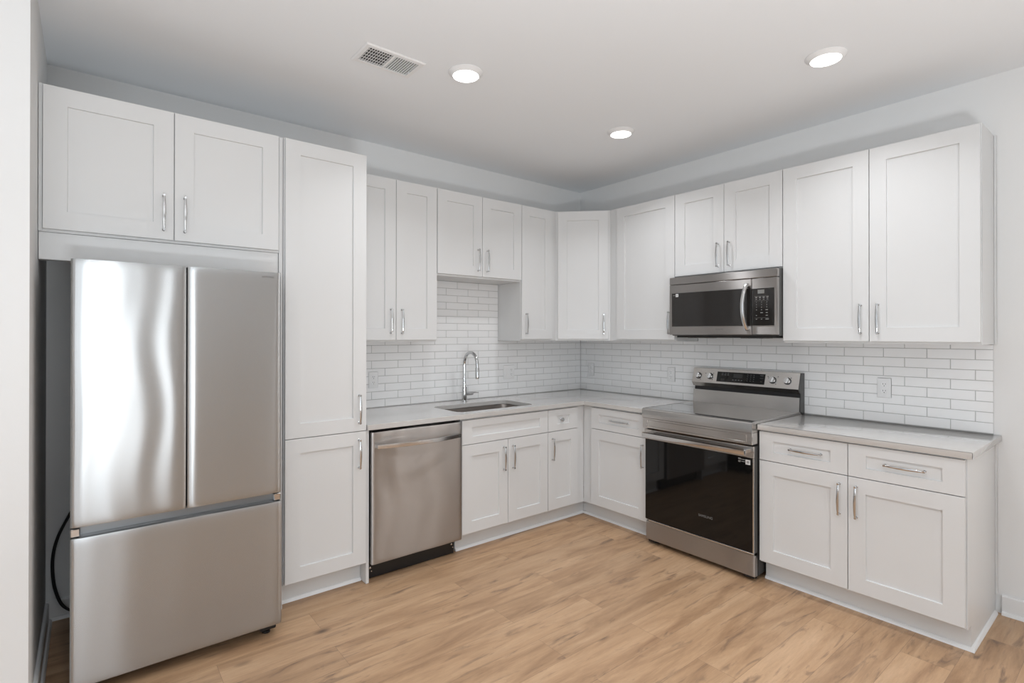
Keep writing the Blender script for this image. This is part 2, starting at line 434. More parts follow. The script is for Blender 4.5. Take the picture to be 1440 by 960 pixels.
# panel between refrigerator and pantry
tag(finish('refrigerator_end_panel', B(-2.9045, -2.8855, .003, .612, .001, 2.452, .001), 'cab', None, FA),
    'tall narrow white end panel between the refrigerator and the pantry cabinet', 'cabinet panel')
# pantry
r = thing('pantry_cabinet', 'tall white pantry cabinet with two stacked doors between refrigerator and dishwasher', 'cabinet', FA, (-2.655, .002, 0))
finish('cabinet_box', B(-2.8825, -2.4305, .002, BV, .115, 2.456, .001), 'cab', r, FA)
finish('toe_kick', B(-2.8825, -2.4320, .40, .548, 0.001, .1145), 'cab', r, FA)
door(r, FA, -2.8775, -2.4325, .8815, TOP, BV, (-2.4765, 1.006, True))
door(r, FA, -2.8775, -2.4325, .126, .8775, BV, (-2.4765, .754, True))
# shoe moulding along the pantry toe
def shoe(frame, u0, u1, v, parent, rdx=.014):
    bm = bmesh.new()
    q = [(v, 0.0005), (v + rdx, 0.0005)] + [(v + rdx * math.cos(t), .0005 + .017 * math.sin(t)) for t in (R(30), R(60), R(90))]
    prism(bm, q, u0, u1, lambda a, b, w: (w, a, b))
    return finish('shoe_molding', bm, 'trim', parent, frame)
shoe(FA, -2.8825, -2.4325, .5485, r)
# wall cabinets of the back wall
upper('white two-door wall cabinet beside the tall pantry, left of the sink', FA, -2.4285, -1.7715, 1.379, 2.456,
      [(-2.396, -2.0875, UZ, TOP, (-2.1255, HZ, True)), (-2.0840, -1.7745, UZ, TOP, (-2.046, HZ, True))])
upper('short white two-door wall cabinet above the sink and faucet', FA, -1.7705, -1.0000, 1.843, 2.456,
      [(-1.7685, -1.3845, 1.857, TOP, (-1.4235, 1.976, True)), (-1.3810, -1.0015, 1.857, TOP, (-1.3415, 1.976, True))])
upper('narrow single-door white wall cabinet right of the sink, beside the corner cabinet', FA, -.9990, -.6140, 1.379, 2.456,
      [(-.9965, -.671, UZ, TOP, (-.957, HZ, True))])
# diagonal corner cabinet
r = thing('wall_cabinet', 'white diagonal corner wall cabinet with a single door facing the room', 'cabinet', FW, (-.2, -.2, 1.379))
bm = bmesh.new()
prism(bm, [(-.002, -.002), (-.6130, -.002), (-.6130, -UV), (-UV, -.6130), (-.002, -.6130)], 1.379, 2.456, lambda a, b, w: (a, b, w))
finish('cabinet_box', bm, 'cab', r)
q = .70710678; c = (.6130 + UV) / 2
FD = Matrix(((q, -q, 0, -c), (-q, -q, 0, -c), (0, 0, 1, 0), (0, 0, 0, 1)))   # u to the right along the diagonal, v out
door(r, FD, -.2075, .2065, UZ, TOP, 0.0006, (.169, HZ, True))
# wall cabinets of the right wall
upper('single-door white wall cabinet between the corner cabinet and the microwave', FB, .6140, 1.2325, 1.379, 2.456,
      [(.693, 1.2305, UZ, TOP, (1.191, HZ, True))])
upper('short white two-door wall cabinet directly above the microwave', FB, 1.2335, 1.9940, 1.843, 2.456,
      [(1.2350, 1.6105, 1.852, TOP, (1.572, 1.971, True)), (1.6135, 1.9920, 1.852, TOP, (1.652, 1.971, True))])
r = upper('large white two-door wall cabinet at the right end, beside the microwave', FB, 1.9950, 2.9170, 1.379, 2.456,
      [(1.9970, 2.4515, UZ, TOP, (2.414, HZ, True)), (2.4550, 2.9130, UZ, TOP, (2.495, HZ, True))])
finish('scribe_molding', B(2.9175, 2.927, .0015, .020, 1.379, 2.456, .001), 'cab', r, FB)

# ------------------------------------------------------------------ base cabinets
CU = .8805   # underside of counter
def base_unit(name, label, frame, u0, u1, toe=(None, None), hollow=False):
    root = thing(name, label, 'cabinet', frame, ((u0 + u1) / 2, .002, 0))
    if hollow:      # open-topped carcass, so the sink bowl hangs inside it
        bm = bmesh.new(); T_ = .016; z1 = CU - .001
        box(bm, u0, u0 + T_, .002, BV, .115, z1); box(bm, u1 - T_, u1, .002, BV, .115, z1)
        box(bm, u0 + T_, u1 - T_, .002, .010, .115, z1); box(bm, u0 + T_, u1 - T_, .010, BV, .115, .131)
        box(bm, u0 + T_, u1 - T_, BV - .010, BV, .131, z1)
        finish('cabinet_box', bm, 'cab', root, frame)
    else: finish('cabinet_box', B(u0, u1, .002, BV, .115, CU - .001, .001), 'cab', root, frame)
    t0, t1 = toe[0] or u0, toe[1] or u1
    finish('toe_kick', B(t0, t1, .30, .548, .0005, .1145), 'cab', root, frame)
    return root
DT = .868; DB = .7085; PB, PT = .126, .7045
# dishwasher end panel
tag(finish('dishwasher_end_panel', B(-2.4300, -2.4120, .003, .622, .001, CU - .001, .001), 'cab', None, FA),
    'narrow white floor-length end panel between the pantry and the dishwasher', 'cabinet panel')
r = base_unit('sink_base_cabinet', 'white two-door base cabinet under the sink, right of the dishwasher', FA, -1.7785, -1.0125, hollow=True)
finish('false_drawer_front', shaker(-1.7755, -1.0145, DB, DT, BV, st=.078, rl=.048), 'cab', r, FA)
door(r, FA, -1.7755, -1.3935, PB, PT, BV, (-1.4325, .578, True))
door(r, FA, -1.3900, -1.0145, PB, PT, BV, (-1.3510, .578, True))
shoe(FA, -1.7785, -1.013, .5485, r)
r = base_unit('base_cabinet', 'narrow white base cabinet with a round knob drawer, left of the inside corner', FA, -1.0115, -.6120, toe=(-1.0115, -.5490))
d = finish('drawer', shaker(-1.0100, -.6980, DB, DT, BV, st=.090, rl=.048), 'cab', r, FA)
bm = bmesh.new(); lathe(bm, [(.008, 0), (.006, .003), (.0055, .012), (.011, .016), (.0145, .021), (.0135, .026), (.008, .0285)], (-.873, BV + .0102, .788), (0, 1, 0), 24)
k = finish('knob', bm, 'chrome', d, FA); k['label'] = 'round chrome knob'
door(r, FA, -1.0100, -.6980, PB, PT, BV, (-.972, .578, True))
shoe(FA, -1.0115, -.5625, .5485, r)
# right wall
r = base_unit('base_cabinet', 'white drawer-and-door base cabinet between the inside corner and the range', FB, .6120, 1.2320, toe=(.5485, 1.2320))
d = finish('drawer', shaker(.7040, 1.2290, DB, DT, BV, st=.078, rl=.048), 'cab', r, FB)
h = finish('handle', pull(.976, .788, BV + .010, False), 'chrome', d, FB); h['label'] = 'chrome arched bar handle'
door(r, FB, .7040, 1.2290, PB, PT, BV, (1.190, .578, True))
shoe(FB, .5490, 1.2320, .5485, r)
r = base_unit('base_cabinet', 'wide white base cabinet with two drawers and two doors, right of the range', FB, 2.0010, 2.9160, toe=(2.0030, 2.9160))
for (a, b, hu) in ((2.0030, 2.4525, 2.270), (2.4560, 2.9130, 2.692)):
    d = finish('drawer', shaker(a, b, DB, .872, BV, st=.0785, rl=.050), 'cab', r, FB)
    h = finish('handle', pull(hu - .02 if hu < 2.4 else hu, .792, BV + .010, False), 'chrome', d, FB); h['label'] = 'chrome arched bar handle'
door(r, FB, 2.0030, 2.4525, PB, PT, BV, (2.417, .583, True))
door(r, FB, 2.4560, 2.9130, PB, PT, BV, (2.494, .583, True))
bm = bmesh.new()
prism(bm, [(.002, .0005), (.548, .0005), (.548, .115), (BV, .115), (BV, CU - .001), (.002, CU - .001)], 2.9162, 2.9190, lambda a, b, w: (w, a, b))
finish('side_panel', bm, 'cab', r, FB)
shoe(FB, 2.0030, 2.9330, .5485, r)
bm = bmesh.new()
q_ = [(2.9192, .0005), (2.9330, .0005)] + [(2.9192 + .0138 * math.cos(t), .0005 + .017 * math.sin(t)) for t in (R(30), R(60), R(90))]
prism(bm, q_, .030, .5485, lambda a, b, w: (a, w, b)); finish('shoe_molding', bm, 'trim', r, FB)
finish('scribe_molding', B(2.9192, 2.928, .0015, .020, .099, CU - .001, .001), 'cab', r, FB)

# ------------------------------------------------------------------ countertops
def rounded(u0, u1, v0, v1, rad, n=6):
    pts = []
    for cx, cy, a0 in ((u1 - rad, v1 - rad, 0), (u0 + rad, v1 - rad, 90), (u0 + rad, v0 + rad, 180), (u1 - rad, v0 + rad, 270)):
        for i in range(n + 1):
            t = R(a0 + 90 * i / n); pts.append((cx + rad * math.cos(t), cy + rad * math.sin(t)))
    return pts
SU0, SU1, SV0, SV1 = -1.752, -1.082, .202, .562
CT0, CT1, CD = .8815, .9126, .6499
bm = bmesh.new()
outer = [(-2.4300, -.001), (-.001, -.001), (-.001, -1.2342), (-CD, -1.2342), (-CD, -CD), (-2.4300, -CD)]
hole = [(a, -b) for a, b in rounded(SU0, SU1, SV0, SV1, .055)]
def ring(pts, z):
    vs = [bm.verts.new((p[0], p[1], z)) for p in pts]
    return vs, [bm.edges.new((vs[i], vs[(i + 1) % len(vs)])) for i in range(len(vs))]
o_t, e1 = ring(outer, CT1); h_t, e2 = ring(hole, CT1)
bmesh.ops.triangle_fill(bm, use_beauty=True, edges=e1 + e2)
o_b, e3 = ring(outer, CT0); h_b, e4 = ring(hole, CT0)
bmesh.ops.triangle_fill(bm, use_beauty=True, edges=e3 + e4)
for a, b in ((o_t, o_b), (h_t, h_b)):
    for i in range(len(a)): bm.faces.new((a[i], a[(i + 1) % len(a)], b[(i + 1) % len(a)], b[i]))
ct = finish('countertop', bm, 'quartz')
mod = ct.modifiers.new('edge', 'BEVEL'); mod.width = .002; mod.segments = 2; mod.limit_method = 'ANGLE'; mod.angle_limit = R(50); mod.harden_normals = True
tag(ct, 'L-shaped grey quartz countertop with the sink cutout, left of the range', 'countertop')
tag(finish('countertop', B(2.0005, 2.9428, .001, CD, CT0, CT1, .002, 2), 'quartz', None, FB),
    'straight grey quartz countertop right of the range', 'countertop')

# ------------------------------------------------------------------ sink
r = thing('kitchen_sink', 'undermount stainless steel sink set in the grey countertop', 'sink', FA, (-1.417, .38, .70))
bm = bmesh.new()
levels = [(.030, .8805, .06), (.030, .8785, .06), (-.002, .8785, .055), (-.004, .870, .055), (-.010, .72, .05), (-.03, .700, .06), (-.10, .694, .06)]
rings = []
for off, z, rad in levels:
    rings.append([bm.verts.new((a, b, z)) for a, b in rounded(SU0 - off, SU1 + off, SV0 - off, SV1 + off, rad, 8)])
for x, y in zip(rings[:-1], rings[1:]):
    n = len(x)
    for i in range(n): bm.faces.new((x[i], x[(i + 1) % n], y[(i + 1) % n], y[i]))
bm.faces.new(rings[-1])
finish('basin', bm, 'sink', r, FA, sharp=50)
bm = bmesh.new(); lathe(bm, [(.045, .0), (.045, .002), (.036, .003), (.034, .0005)], (-1.417, .38, .6942), (0, 0, 1), 32)
finish('drain', bm, 'chrome', r, FA)

# ------------------------------------------------------------------ faucet
r = thing('kitchen_faucet', 'tall chrome gooseneck kitchen faucet standing behind the sink', 'faucet', FA, (-1.401, .102, CT1))
Z = CT1
bm = bmesh.new(); lathe(bm, [(.024, 0.0004), (.024, .004), (.0195, .006), (.0195, .112), (.0180, .114)], (-1.401, .102, Z), (0, 0, 1), 28)
finish('body', bm, 'chrome', r, FA)
bm = bmesh.new()
pts = [(-1.401, .102, Z + .10), (-1.401, .102, Z + .20), (-1.401, .102, Z + .288)]
for i in range(1, 17):
    t = math.pi * i / 16 * .97
    pts.append((-1.401, .102 + .085 - .085 * math.cos(t), Z + .288 + .092 * math.sin(t)))
pts.append((-1.401, pts[-1][1] + .001, Z + .268))
tube(bm, pts, .0122, 20, ref=(1, 0, 0))
finish('spout', bm, 'chrome', r, FA)
bm = bmesh.new(); e = pts[-1]
lathe(bm, [(.0132, 0), (.0150, -.004), (.0153, -.070), (.0142, -.082), (.010, -.083)], (e[0], e[1], e[2]), (0, 0, 1), 24)
finish('spray_head', bm, 'chrome', r, FA)
bm = bmesh.new(); lathe(bm, [(.0145, .0), (.0145, .055), (.0125, .061)], (-1.385, .102, Z + .058), (1, 0, 0), 24)
tube(bm, [(-1.326, .102, Z + .062), (-1.30, .102, Z + .064), (-1.268, .102, Z + .060)], [(.0075, .006), (.0075, .0048), (.0065, .0036)], 12, ref=(0, 0, 1))
finish('lever', bm, 'chrome', r, FA)

# ------------------------------------------------------------------ appliance door skins
def skin(u0, u1, z0, z1, vb, vf, pill=.006, pw=.012, wave=(), nu=48, nz=60, rz=None):
    """sheet-metal door: gently pillowed edges and slightly wavy face, closed to a slab"""
    bm = bmesh.new(); G = []
    def knots(a, b, n):
        w = b - a; s = [0, .0006, .002, .004, .007, .011, .016, .022, .03, .04]
        mid = [.05 + (w - .1) * i / n for i in range(n + 1)]
        return [a + x for x in s] + [a + x for x in mid] + [b - x for x in reversed(s)]
    U, Zs = knots(u0, u1, nu), knots(z0, z1, nz)
    for z in Zs:
        row = []
        for u in U:
            d = 0
            for dd, m in ((u - u0, 1), (u1 - u, 1), (z - z0, .5), (z1 - z, .5)): d += m * pill * math.exp(-dd / pw)
            w = sum(A * math.sin(ku * (u - u0) + a * math.sin(kz * (z - z0) + p) + p) for A, ku, a, kz, p in wave)
            row.append(bm.verts.new((u, vf - d + w, z)))
        G.append(row)
    for a, b in zip(G[:-1], G[1:]):
        for i in range(len(U) - 1): bm.faces.new((a[i], a[i + 1], b[i + 1], b[i]))
    rim = G[0] + [r_[-1] for r_ in G[1:]] + list(reversed(G[-1][:-1])) + [r_[0] for r_ in reversed(G[1:-1])]
    back = [bm.verts.new((v.co.x, vb, v.co.z)) for v in rim]; n = len(rim)
    for i in range(n): bm.faces.new((rim[i], rim[(i + 1) % n], back[(i + 1) % n], back[i]))
    bm.faces.new(back)
    return bm

# ------------------------------------------------------------------ refrigerator
r = thing('refrigerator', 'stainless steel french-door refrigerator with a bottom freezer drawer, in the left alcove', 'refrigerator', FA, (-3.344, .10, 0))
FX0, FX1, FM = -3.733, -2.956, -3.3445
finish('body', B(FX0 + .006, FX1 - .006, .10, .775, .045, 1.712, .004), 'darkgrey', r, FA)
W = ((.0011, 14, .35, 6, .4), (.00045, 34, .7, 8, 1.7), (.0002, 60, .9, 11, 0))
for (a, b, nm) in ((FX0, FM - .003, 0), (FM + .003, FX1, 1)):
    d = finish('door', skin(a, b, .676, 1.722, .785, .843, wave=W if nm == 0 else ((.0006, 9, .3, 4, 2.4),)), 'fsteel', r, FA)
    if nm == 1:
        bm = bmesh.new(); add_text(bm, 'SAMSUNG', .0115, -3.016, .8430, 1.698)
        finish('logo', bm, 'logo', d, FA)
finish('handle_recess', B(FX0 + .004, FX1 - .004, .7755, .800, .630, .672, .002), 'recess', r, FA)
for a, b in ((FX0, FX0 + .03), (FX1 - .03, FX1)):
    finish('handle_end_cap', B(a, b, .8005, .838, .6385, .671, .003), 'steelplain', r, FA)
finish('freezer_drawer', skin(FX0, FX1, .060, .637, .785, .858, wave=((.0012, 9, .3, 4, .4), (.0003, 35, .5, 6, 1))), 'fsteel', r, FA)
finish('drawer_gasket', B(FX0 + .012, FX1 - .012, .7755, .7845, .07, .62), 'matblack', r, FA)
for u in (FX0 + .05, FX1 - .05):
    bm = bmesh.new(); box(bm, u - .035, u + .035, .68, .82, .026, .046, .003)
    lathe(bm, [(.019, 0.0005), (.019, .012), (.010, .014), (.010, .03)], (u, .78, 0), (0, 0, 1), 16)
    finish('foot', bm, 'black', r, FA)
finish('base_grille', B(FX0 + .05, FX1 - .10, .70, .73, .012, .044, .002), 'matblack', r, FA)
for u in (FX0 + .012, FM - .05, FX1 - .07):
    finish('hinge_cover', B(u, u + .055, .70, .80, 1.7125, 1.7205, .002), 'matblack', r, FA)
bm = bmesh.new()
cp = [(-3.66, .095, .72), (-3.71, .075, .62), (-3.751, .065, .531), (-3.795, .06, .43), (-3.815, .06, .339), (-3.816, .06, .247), (-3.806, .06, .165), (-3.782, .06, .088), (-3.745, .06, .045), (-3.69, .06, .012)]
def smooth_path(p, k=6):
    out = []; P_ = [Vector(x) for x in p]
    for i in range(len(P_) - 1):
        a, b, c_, d_ = P_[max(i - 1, 0)], P_[i], P_[i + 1], P_[min(i + 2, len(P_) - 1)]
        for j in range(k):
            t = j / k
            out.append(.5 * ((2 * b) + (c_ - a) * t + (2 * a - 5 * b + 4 * c_ - d_) * t * t + (3 * b - a - 3 * c_ + d_) * t ** 3))
    out.append(P_[-1]); return out
sp = smooth_path(cp)
tube(bm, sp, .0042, 8, ref=(0, 1, 0)); tube(bm, [p + Vector((.006, .004, .002)) for p in sp], .0042, 8, ref=(0, 1, 0))
finish('power_cord', bm, 'rubber', r, FA)

# ------------------------------------------------------------------ dishwasher
r = thing('dishwasher', 'stainless steel dishwasher with a curved bar handle between pantry and sink cabinet', 'dishwasher', FA, (-2.10, .10, 0))
DU0, DU1 = -2.4065, -1.7925
finish('tub', B(DU0 + .006, DU1 - .009, .06, .590, .10, .872, .003), 'black', r, FA)
d = finish('door', skin(DU0, DU1, .112, .8665, .592, .655, pill=.004, pw=.008,
           wave=((.0010, 13, .9, 7, .9), (.00055, 26, 1.3, 10, 2.0), (.0002, 45, 1, 14, .3)), nu=60, nz=70), 'steel', r, FA)
bm = bmesh.new(); n = 24; pts = []; 
for i in range(n + 1):
    s = -1 + 2 * i / n; pts.append((-2.1 + .285 * s, .680 + .036 * (1 - s * s), .787))
a, b = [], []
for i, p in enumerate(pts):
    for lst, dz in ((a, -.0125), (b, .0125)): lst.append((p[0], p[1], p[2] + dz))
ringz = []
for i, p in enumerate(pts):
    ringz.append([bm.verts.new((p[0], p[1] + dv, p[2] + dz)) for dv, dz in ((-.011, -.0115), (-.003, -.013), (.001, -.011), (.0015, 0), (.001, .011), (-.003, .013), (-.011, .0115))])
for x, y in zip(ringz[:-1], ringz[1:]):
    for k in range(7): bm.faces.new((x[k], x[(k + 1) % 7], y[(k + 1) % 7], y[k]))
bm.faces.new(ringz[0]); bm.faces.new(ringz[-1])
for s in (-1, 1): box(bm, -2.1 + s * .272 - .011, -2.1 + s * .272 + .011, .650, .674, .777, .797, .002)
finish('handle', bm, 'handle', d, FA)
bm = bmesh.new()
for k, (u, w, z) in enumerate(((-2.363, .040, .830), (-2.363, .040, .822), (-2.322, .030, .834), (-2.322, .030, .824), (-2.296, .016, .837), (-2.296, .016, .829))):
    box(bm, u - w / 2, u + w / 2, .6545, .6558, z - .0016, z + .0016)
s_ = finish('sticker', bm, 'stickerg', d, FA); s_['label'] = 'small dark printed sticker'
finish('toe_panel', B(DU0 + .008, DU1 - .012, .545, .575, .004, .105, .002), 'black', r, FA)
for u in (DU0 + .022, DU1 - .030):
    bm = bmesh.new(); lathe(bm, [(.006, 0), (.006, .003), (.003, .004)], (u, .575, .065), (0, 1, 0), 12)
    lathe(bm, [(.004, 0), (.004, .004)], (u + .008, .575, .045), (0, 1, 0), 10); finish('screw', bm, 'chrome', r, FA)

# ------------------------------------------------------------------ range
r = thing('electric_range', 'freestanding stainless steel electric range with black glass oven door', 'range', FB, (1.617, .03, 0))
RU0, RU1 = 1.2380, 1.9970
finish('body', B(RU0 + .002, RU1 - .002, .03, .628, .030, .905, .003), 'black', r, FB)
bm = bmesh.new(); n = 12
# front lip of the cooktop frame: rolled front edge
prof = [(.684, .9065), (.684, .9285), (.694, .9285), (.702, .925), (.706, .916), (.706, .866), (.629, .866), (.629, .9065)]
prism(bm, prof, RU0, RU1, lambda a, b, w: (w, a, b))
box(bm, RU0, RU0 + .010, .085, .6835, .9065, .9285, .002); box(bm, RU1 - .010, RU1, .085, .6835, .9065, .9285, .002)
f = finish('cooktop_frame', bm, 'steelplain', r, FB)
finish('cooktop', B(RU0 + .0105, RU1 - .0105, .0855, .6835, .9068, .9270, .001), 'cooktop', r, FB)
# control strip below the lip, with a raised rounded frame
bm = bmesh.new(); box(bm, RU0, RU1, .629, .700, .795, .8655, .003)
lf = [(1.272, .808), (1.963, .808), (1.963, .853), (1.272, .853)]
t0 = .0035
for a, b, c_, d_ in ((1.272, 1.963, .8075, .8115), (1.272, 1.963, .8485, .8515), (1.272, 1.279, .8075, .8515), (1.956, 1.963, .8075, .8515)):
    box(bm, a, b, .7000, .7000 + t0, c_, d_, .001)
finish('front_strip', bm, 'steelplain', r, FB)
# oven door
d = finish('oven_door', B(RU0 + .003, RU1 - .003, .632, .668, .165, .784, .003), 'darkgrey', r, FB)
finish('glass_panel', B(RU0 + .0035, RU1 - .012, .6685, .674, .170, .7165, .0015), 'glass', d, FB)
finish('top_trim', B(RU0 + .001, RU1 - .001, .6685, .682, .717, .7845, .003), 'steelplain', d, FB)
bm = bmesh.new(); box(bm, RU1 - .0115, RU1 - .004, .6685, .6755, .168, .7165, .001); box(bm, RU0 + .03, RU1 - .004, .6685, .678, .1585, .1685, .002)
finish('edge_trim', bm, 'handle', d, FB)
bm = bmesh.new()
box(bm, 1.262, 1.974, .724, .742, .7385, .7715, .005, 2)
for u in (1.285, 1.950): box(bm, u - .014, u + .014, .6825, .7235, .744, .766, .002)
finish('handle', bm, 'handle', d, FB)
bm = bmesh.new(); add_text(bm, 'SAMSUNG', .021, 1.690, .6742, .2995)
finish('logo', bm, 'logo', d, FB)
bm = bmesh.new(); box(bm, 1.944, 1.972, .6742, .6748, .674, .702)
s_ = finish('sticker', bm, 'sticker', d, FB)
finish('sticker_print', B(1.951, 1.965, .6749, .6751, .681, .695), 'mark', s_, FB)
bm = bmesh.new()
for k, (u0, u1, z) in enumerate(((1.900, 1.916, .7045), (1.900, 1.941, .700), (1.900, 1.916, .690), (1.920, 1.941, .688), (1.900, 1.914, .684))): box(bm, u0, u1, .6742, .6746, z - .0022, z + .0012)
finish('sticker_text', bm, 'mark', d, FB)
# bottom drawer
finish('storage_drawer', skin(RU0 + .002, RU1 - .004, .030, .152, .632, .665, pill=.003, pw=.005, wave=((.0002, 9, .3, 3, 0),), nu=30, nz=8), 'steel', r, FB)
finish('side_bracket', B(RU1 - .0015, RU1 + .0025, .45, .53, .012, .10), 'galv', r, FB)
for u in (RU0 + .045, RU1 - .045):
    bm = bmesh.new(); lathe(bm, [(.022, .0005), (.022, .010), (.010, .014), (.010, .0305)], (u, .600, 0), (0, 0, 1), 16); box(bm, u - .03, u + .03, .585, .655, .014, .0295, .002)
    finish('foot', bm, 'black', r, FB)
# backguard
bm = bmesh.new()
prism(bm, [(.028, .88), (.085, .905), (.085, .9275), (.076, 1.020), (.028, 1.020)], RU0 + .001, RU1 - .001, lambda a, b, w: (w, a, b))
finish('backguard', bm, 'steelplain', r, FB)
bm = bmesh.new()
prism(bm, [(.029, 1.0205), (.060, 1.0205), (.060, 1.046), (.029, 1.046)], RU0 + .003, RU1 - .003, lambda a, b, w: (w, a, b))
finish('vent_gap', bm, 'black', r, FB)
bm = bmesh.new()
prism(bm, [(.028, 1.0462), (.076, 1.0462), (.098, 1.0755), (.097, 1.079), (.066, 1.178), (.060, 1.181), (.028, 1.181)], RU0, RU1, lambda a, b, w: (w, a, b))
cp_ = finish('control_panel', bm, 'steelplain', r, FB)
for u in (RU1 + .0002,):
    bm = bmesh.new(); prism(bm, [(.012, .9135), (.030, .9135), (.075, .93), (.067, 1.04), (.090, 1.076), (.060, 1.178), (.012, 1.178)], u, u + .003, lambda a, b, w: (w, a, b))
    finish('side_panel', bm, 'darkgrey', r, FB)
# slanted-face frame for knobs and display
pz0, pz1, pv0, pv1 = 1.079, 1.178, .097, .066
ang = math.atan2(pv0 - pv1, pz1 - pz0)
def onface(u, s, off=0.0):       # s: height along the face as z
    t = (s - pz0) / (pz1 - pz0)
    return Vector((u, pv0 + (pv1 - pv0) * t + off * math.cos(ang), s + off * math.sin(ang)))
nrm = Vector((0, math.cos(ang), math.sin(ang))); upv = Vector((0, -math.sin(ang), math.cos(ang)))
def facebox(bm, u0, u1, s0, s1, o0, o1, bev=0):
    vs = []
    for o_ in (o0, o1):
        for s in (s0, s1):
            for u in (u0, u1): vs.append(bm.verts.new(onface(u, s, o_)))
    for q_ in ((0, 1, 3, 2), (4, 5, 7, 6), (0, 1, 5, 4), (2, 3, 7, 6), (0, 2, 6, 4), (1, 3, 7, 5)): bm.faces.new([vs[i] for i in q_])
bm = bmesh.new(); facebox(bm, 1.432, 1.777, 1.090, 1.160, .0002, .0016)
dp = finish('control_display', bm, 'glass', cp_, FB)
bm = bmesh.new(); facebox(bm, 1.555, 1.620, 1.124, 1.150, .0017, .0019); finish('screen', bm, 'disp2', dp, FB)
bm = bmesh.new()
for j, s in enumerate((1.150, 1.140)):
    for i in range(3): facebox(bm, 1.466 + .021 * i, 1.480 + .021 * i, s - .0016 * (1 + j), s + .0016, .0017, .0019)
facebox(bm, 1.464, 1.492, 1.108, 1.1095, .0017, .0019); facebox(bm, 1.464, 1.492, 1.100, 1.1015, .0017, .0019)
for i in range(4): facebox(bm, 1.550 + .021 * i, 1.561 + .021 * i, 1.104, 1.1105, .0017, .0019)
for i in range(3):
    for s in (1.149, 1.136, 1.122, 1.108): facebox(bm, 1.655 + .022 * i, 1.660 + .022 * i, s - .003, s + .001, .0017, .0019)
for s, w in ((1.151, .026), (1.145, .020), (1.131, .024), (1.108, .010)): facebox(bm, 1.755 - w / 2, 1.755 + w / 2, s - .001, s + .001, .0017, .0019)
finish('printed_marks', bm, 'markdim', dp, FB)
for u in (1.285, 1.378, 1.829, 1.924):
    p = onface(u, 1.124, .0004)
    bm = bmesh.new()
    lathe(bm, [(.0235, 0), (.0235, .003), (.0205, .004)], p, nrm, 32)
    kb = finish('knob_bezel', bm, 'black', cp_, FB)
    bm = bmesh.new()
    lathe(bm, [(.0200, .0042), (.0195, .018), (.0180, .0205)], p, nrm, 32)
    c_ = p + nrm * .0206; side = Vector((1, 0, 0)); a_ = R(12)
    dirv = (upv * math.cos(a_) + side * math.sin(a_)); pr_ = side * math.cos(a_) - upv * math.sin(a_)
    vs = []
    for o_ in (0, .009):
        for sy in (-1, 1):
            for sx_ in (-1, 1): vs.append(bm.verts.new(c_ + nrm * o_ + dirv * (.0185 * sy) + pr_ * (.0048 * sx_)))
    for q_ in ((0, 1, 3, 2), (4, 5, 7, 6), (0, 1, 5, 4), (2, 3, 7, 6), (0, 2, 6, 4), (1, 3, 7, 5)): bm.faces.new([vs[i] for i in q_])
    finish('knob', bm, 'handle', cp_, FB)
for u, s in ((1.340, 1.143), (1.401, 1.145), (1.305, 1.096), (1.398, 1.10), (1.796, 1.146), (1.862, 1.148), (1.802, 1.137), (1.852, 1.10), (1.945, 1.145)):
    bm = bmesh.new(); facebox(bm, u - .0025, u + .0025, s - .0025, s + .0025, .0002, .0006)
    finish('burner_mark', bm, 'matblack', cp_, FB)

# ------------------------------------------------------------------ microwave
r = thing('microwave_oven', 'stainless steel over-the-range microwave mounted above the range', 'microwave', FB, (1.617, .01, 1.415))
MU0, MU1 = 1.2365, 1.9925; MV = .385
finish('body', B(MU0 + .003, MU1, .012, MV - .030, 1.422, 1.8405, .003), 'darkgrey', r, FB)
finish('underside', B(MU0 + .03, MU1 - .02, .03, .335, 1.408, 1.4215, .002), 'matblack', r, FB)
for u in (1.33, 1.72): finish('grease_filter', B(u, u + .15, .17, .30, 1.404, 1.4075, .001), 'steelplain', r, FB)
finish('top_vent_band', B(MU0, MU1 + .002, MV - .0295, MV, 1.786, 1.8365, .003), 'steel', r, FB)
d = finish('door', B(MU0, 1.8345, MV - .0295, MV, 1.428, 1.7835, .003), 'steel', r, FB)
finish('door_glass', B(MU0 + .022, 1.8340, MV + .0003, MV + .003, 1.4865, 1.7235, .001), 'mwglass', d, FB)
p = finish('control_panel', B(1.8365, MU1 + .002, MV - .0295, MV, 1.428, 1.7835, .003), 'steel', r, FB)
kp = finish('keypad', B(1.8370, 1.9765, MV + .0003, MV + .003, 1.4865, 1.7185, .001), 'mwglass', p, FB)
finish('display', B(1.877, 1.918, MV + .0031, MV + .0035, 1.686, 1.710), 'disp', kp, FB)
bm = bmesh.new(); v0, v1 = MV + .0031, MV + .0034
for i, u in enumerate((1.868, 1.891, 1.914, 1.937)):
    for z, w in ((1.664, .014), (1.660, .010), (1.650, .010)): box(bm, u - w / 2, u + w / 2, v0, v1, z - .0012, z + .0012)
for z in (1.670, 1.641, 1.534): box(bm, 1.858, 1.945, v0, v1, z - .0003, z + .0003)
keys = ['1', '2', '3', '4', '5', '6', '7', '8', '9']
for j, z in enumerate((1.632, 1.616, 1.600)):
    for i, u in enumerate((1.869, 1.901, 1.933)): add_text(bm, keys[j * 3 + i], .010, u, v0, z)
for u, z, w in ((1.869, 1.584, .006), (1.901, 1.584, .006), (1.933, 1.584, .014), (1.901, 1.566, .016), (1.933, 1.566, .012), (1.869, 1.549, .006), (1.933, 1.549, .013), (1.869, 1.526, .008), (1.901, 1.526, .008), (1.935, 1.526, .020)):
    box(bm, u - w / 2, u + w / 2, v0, v1, z - .0018, z + .0018)
finish('printed_marks', bm, 'mark', kp, FB)
bm = bmesh.new(); n = 20; rg = []
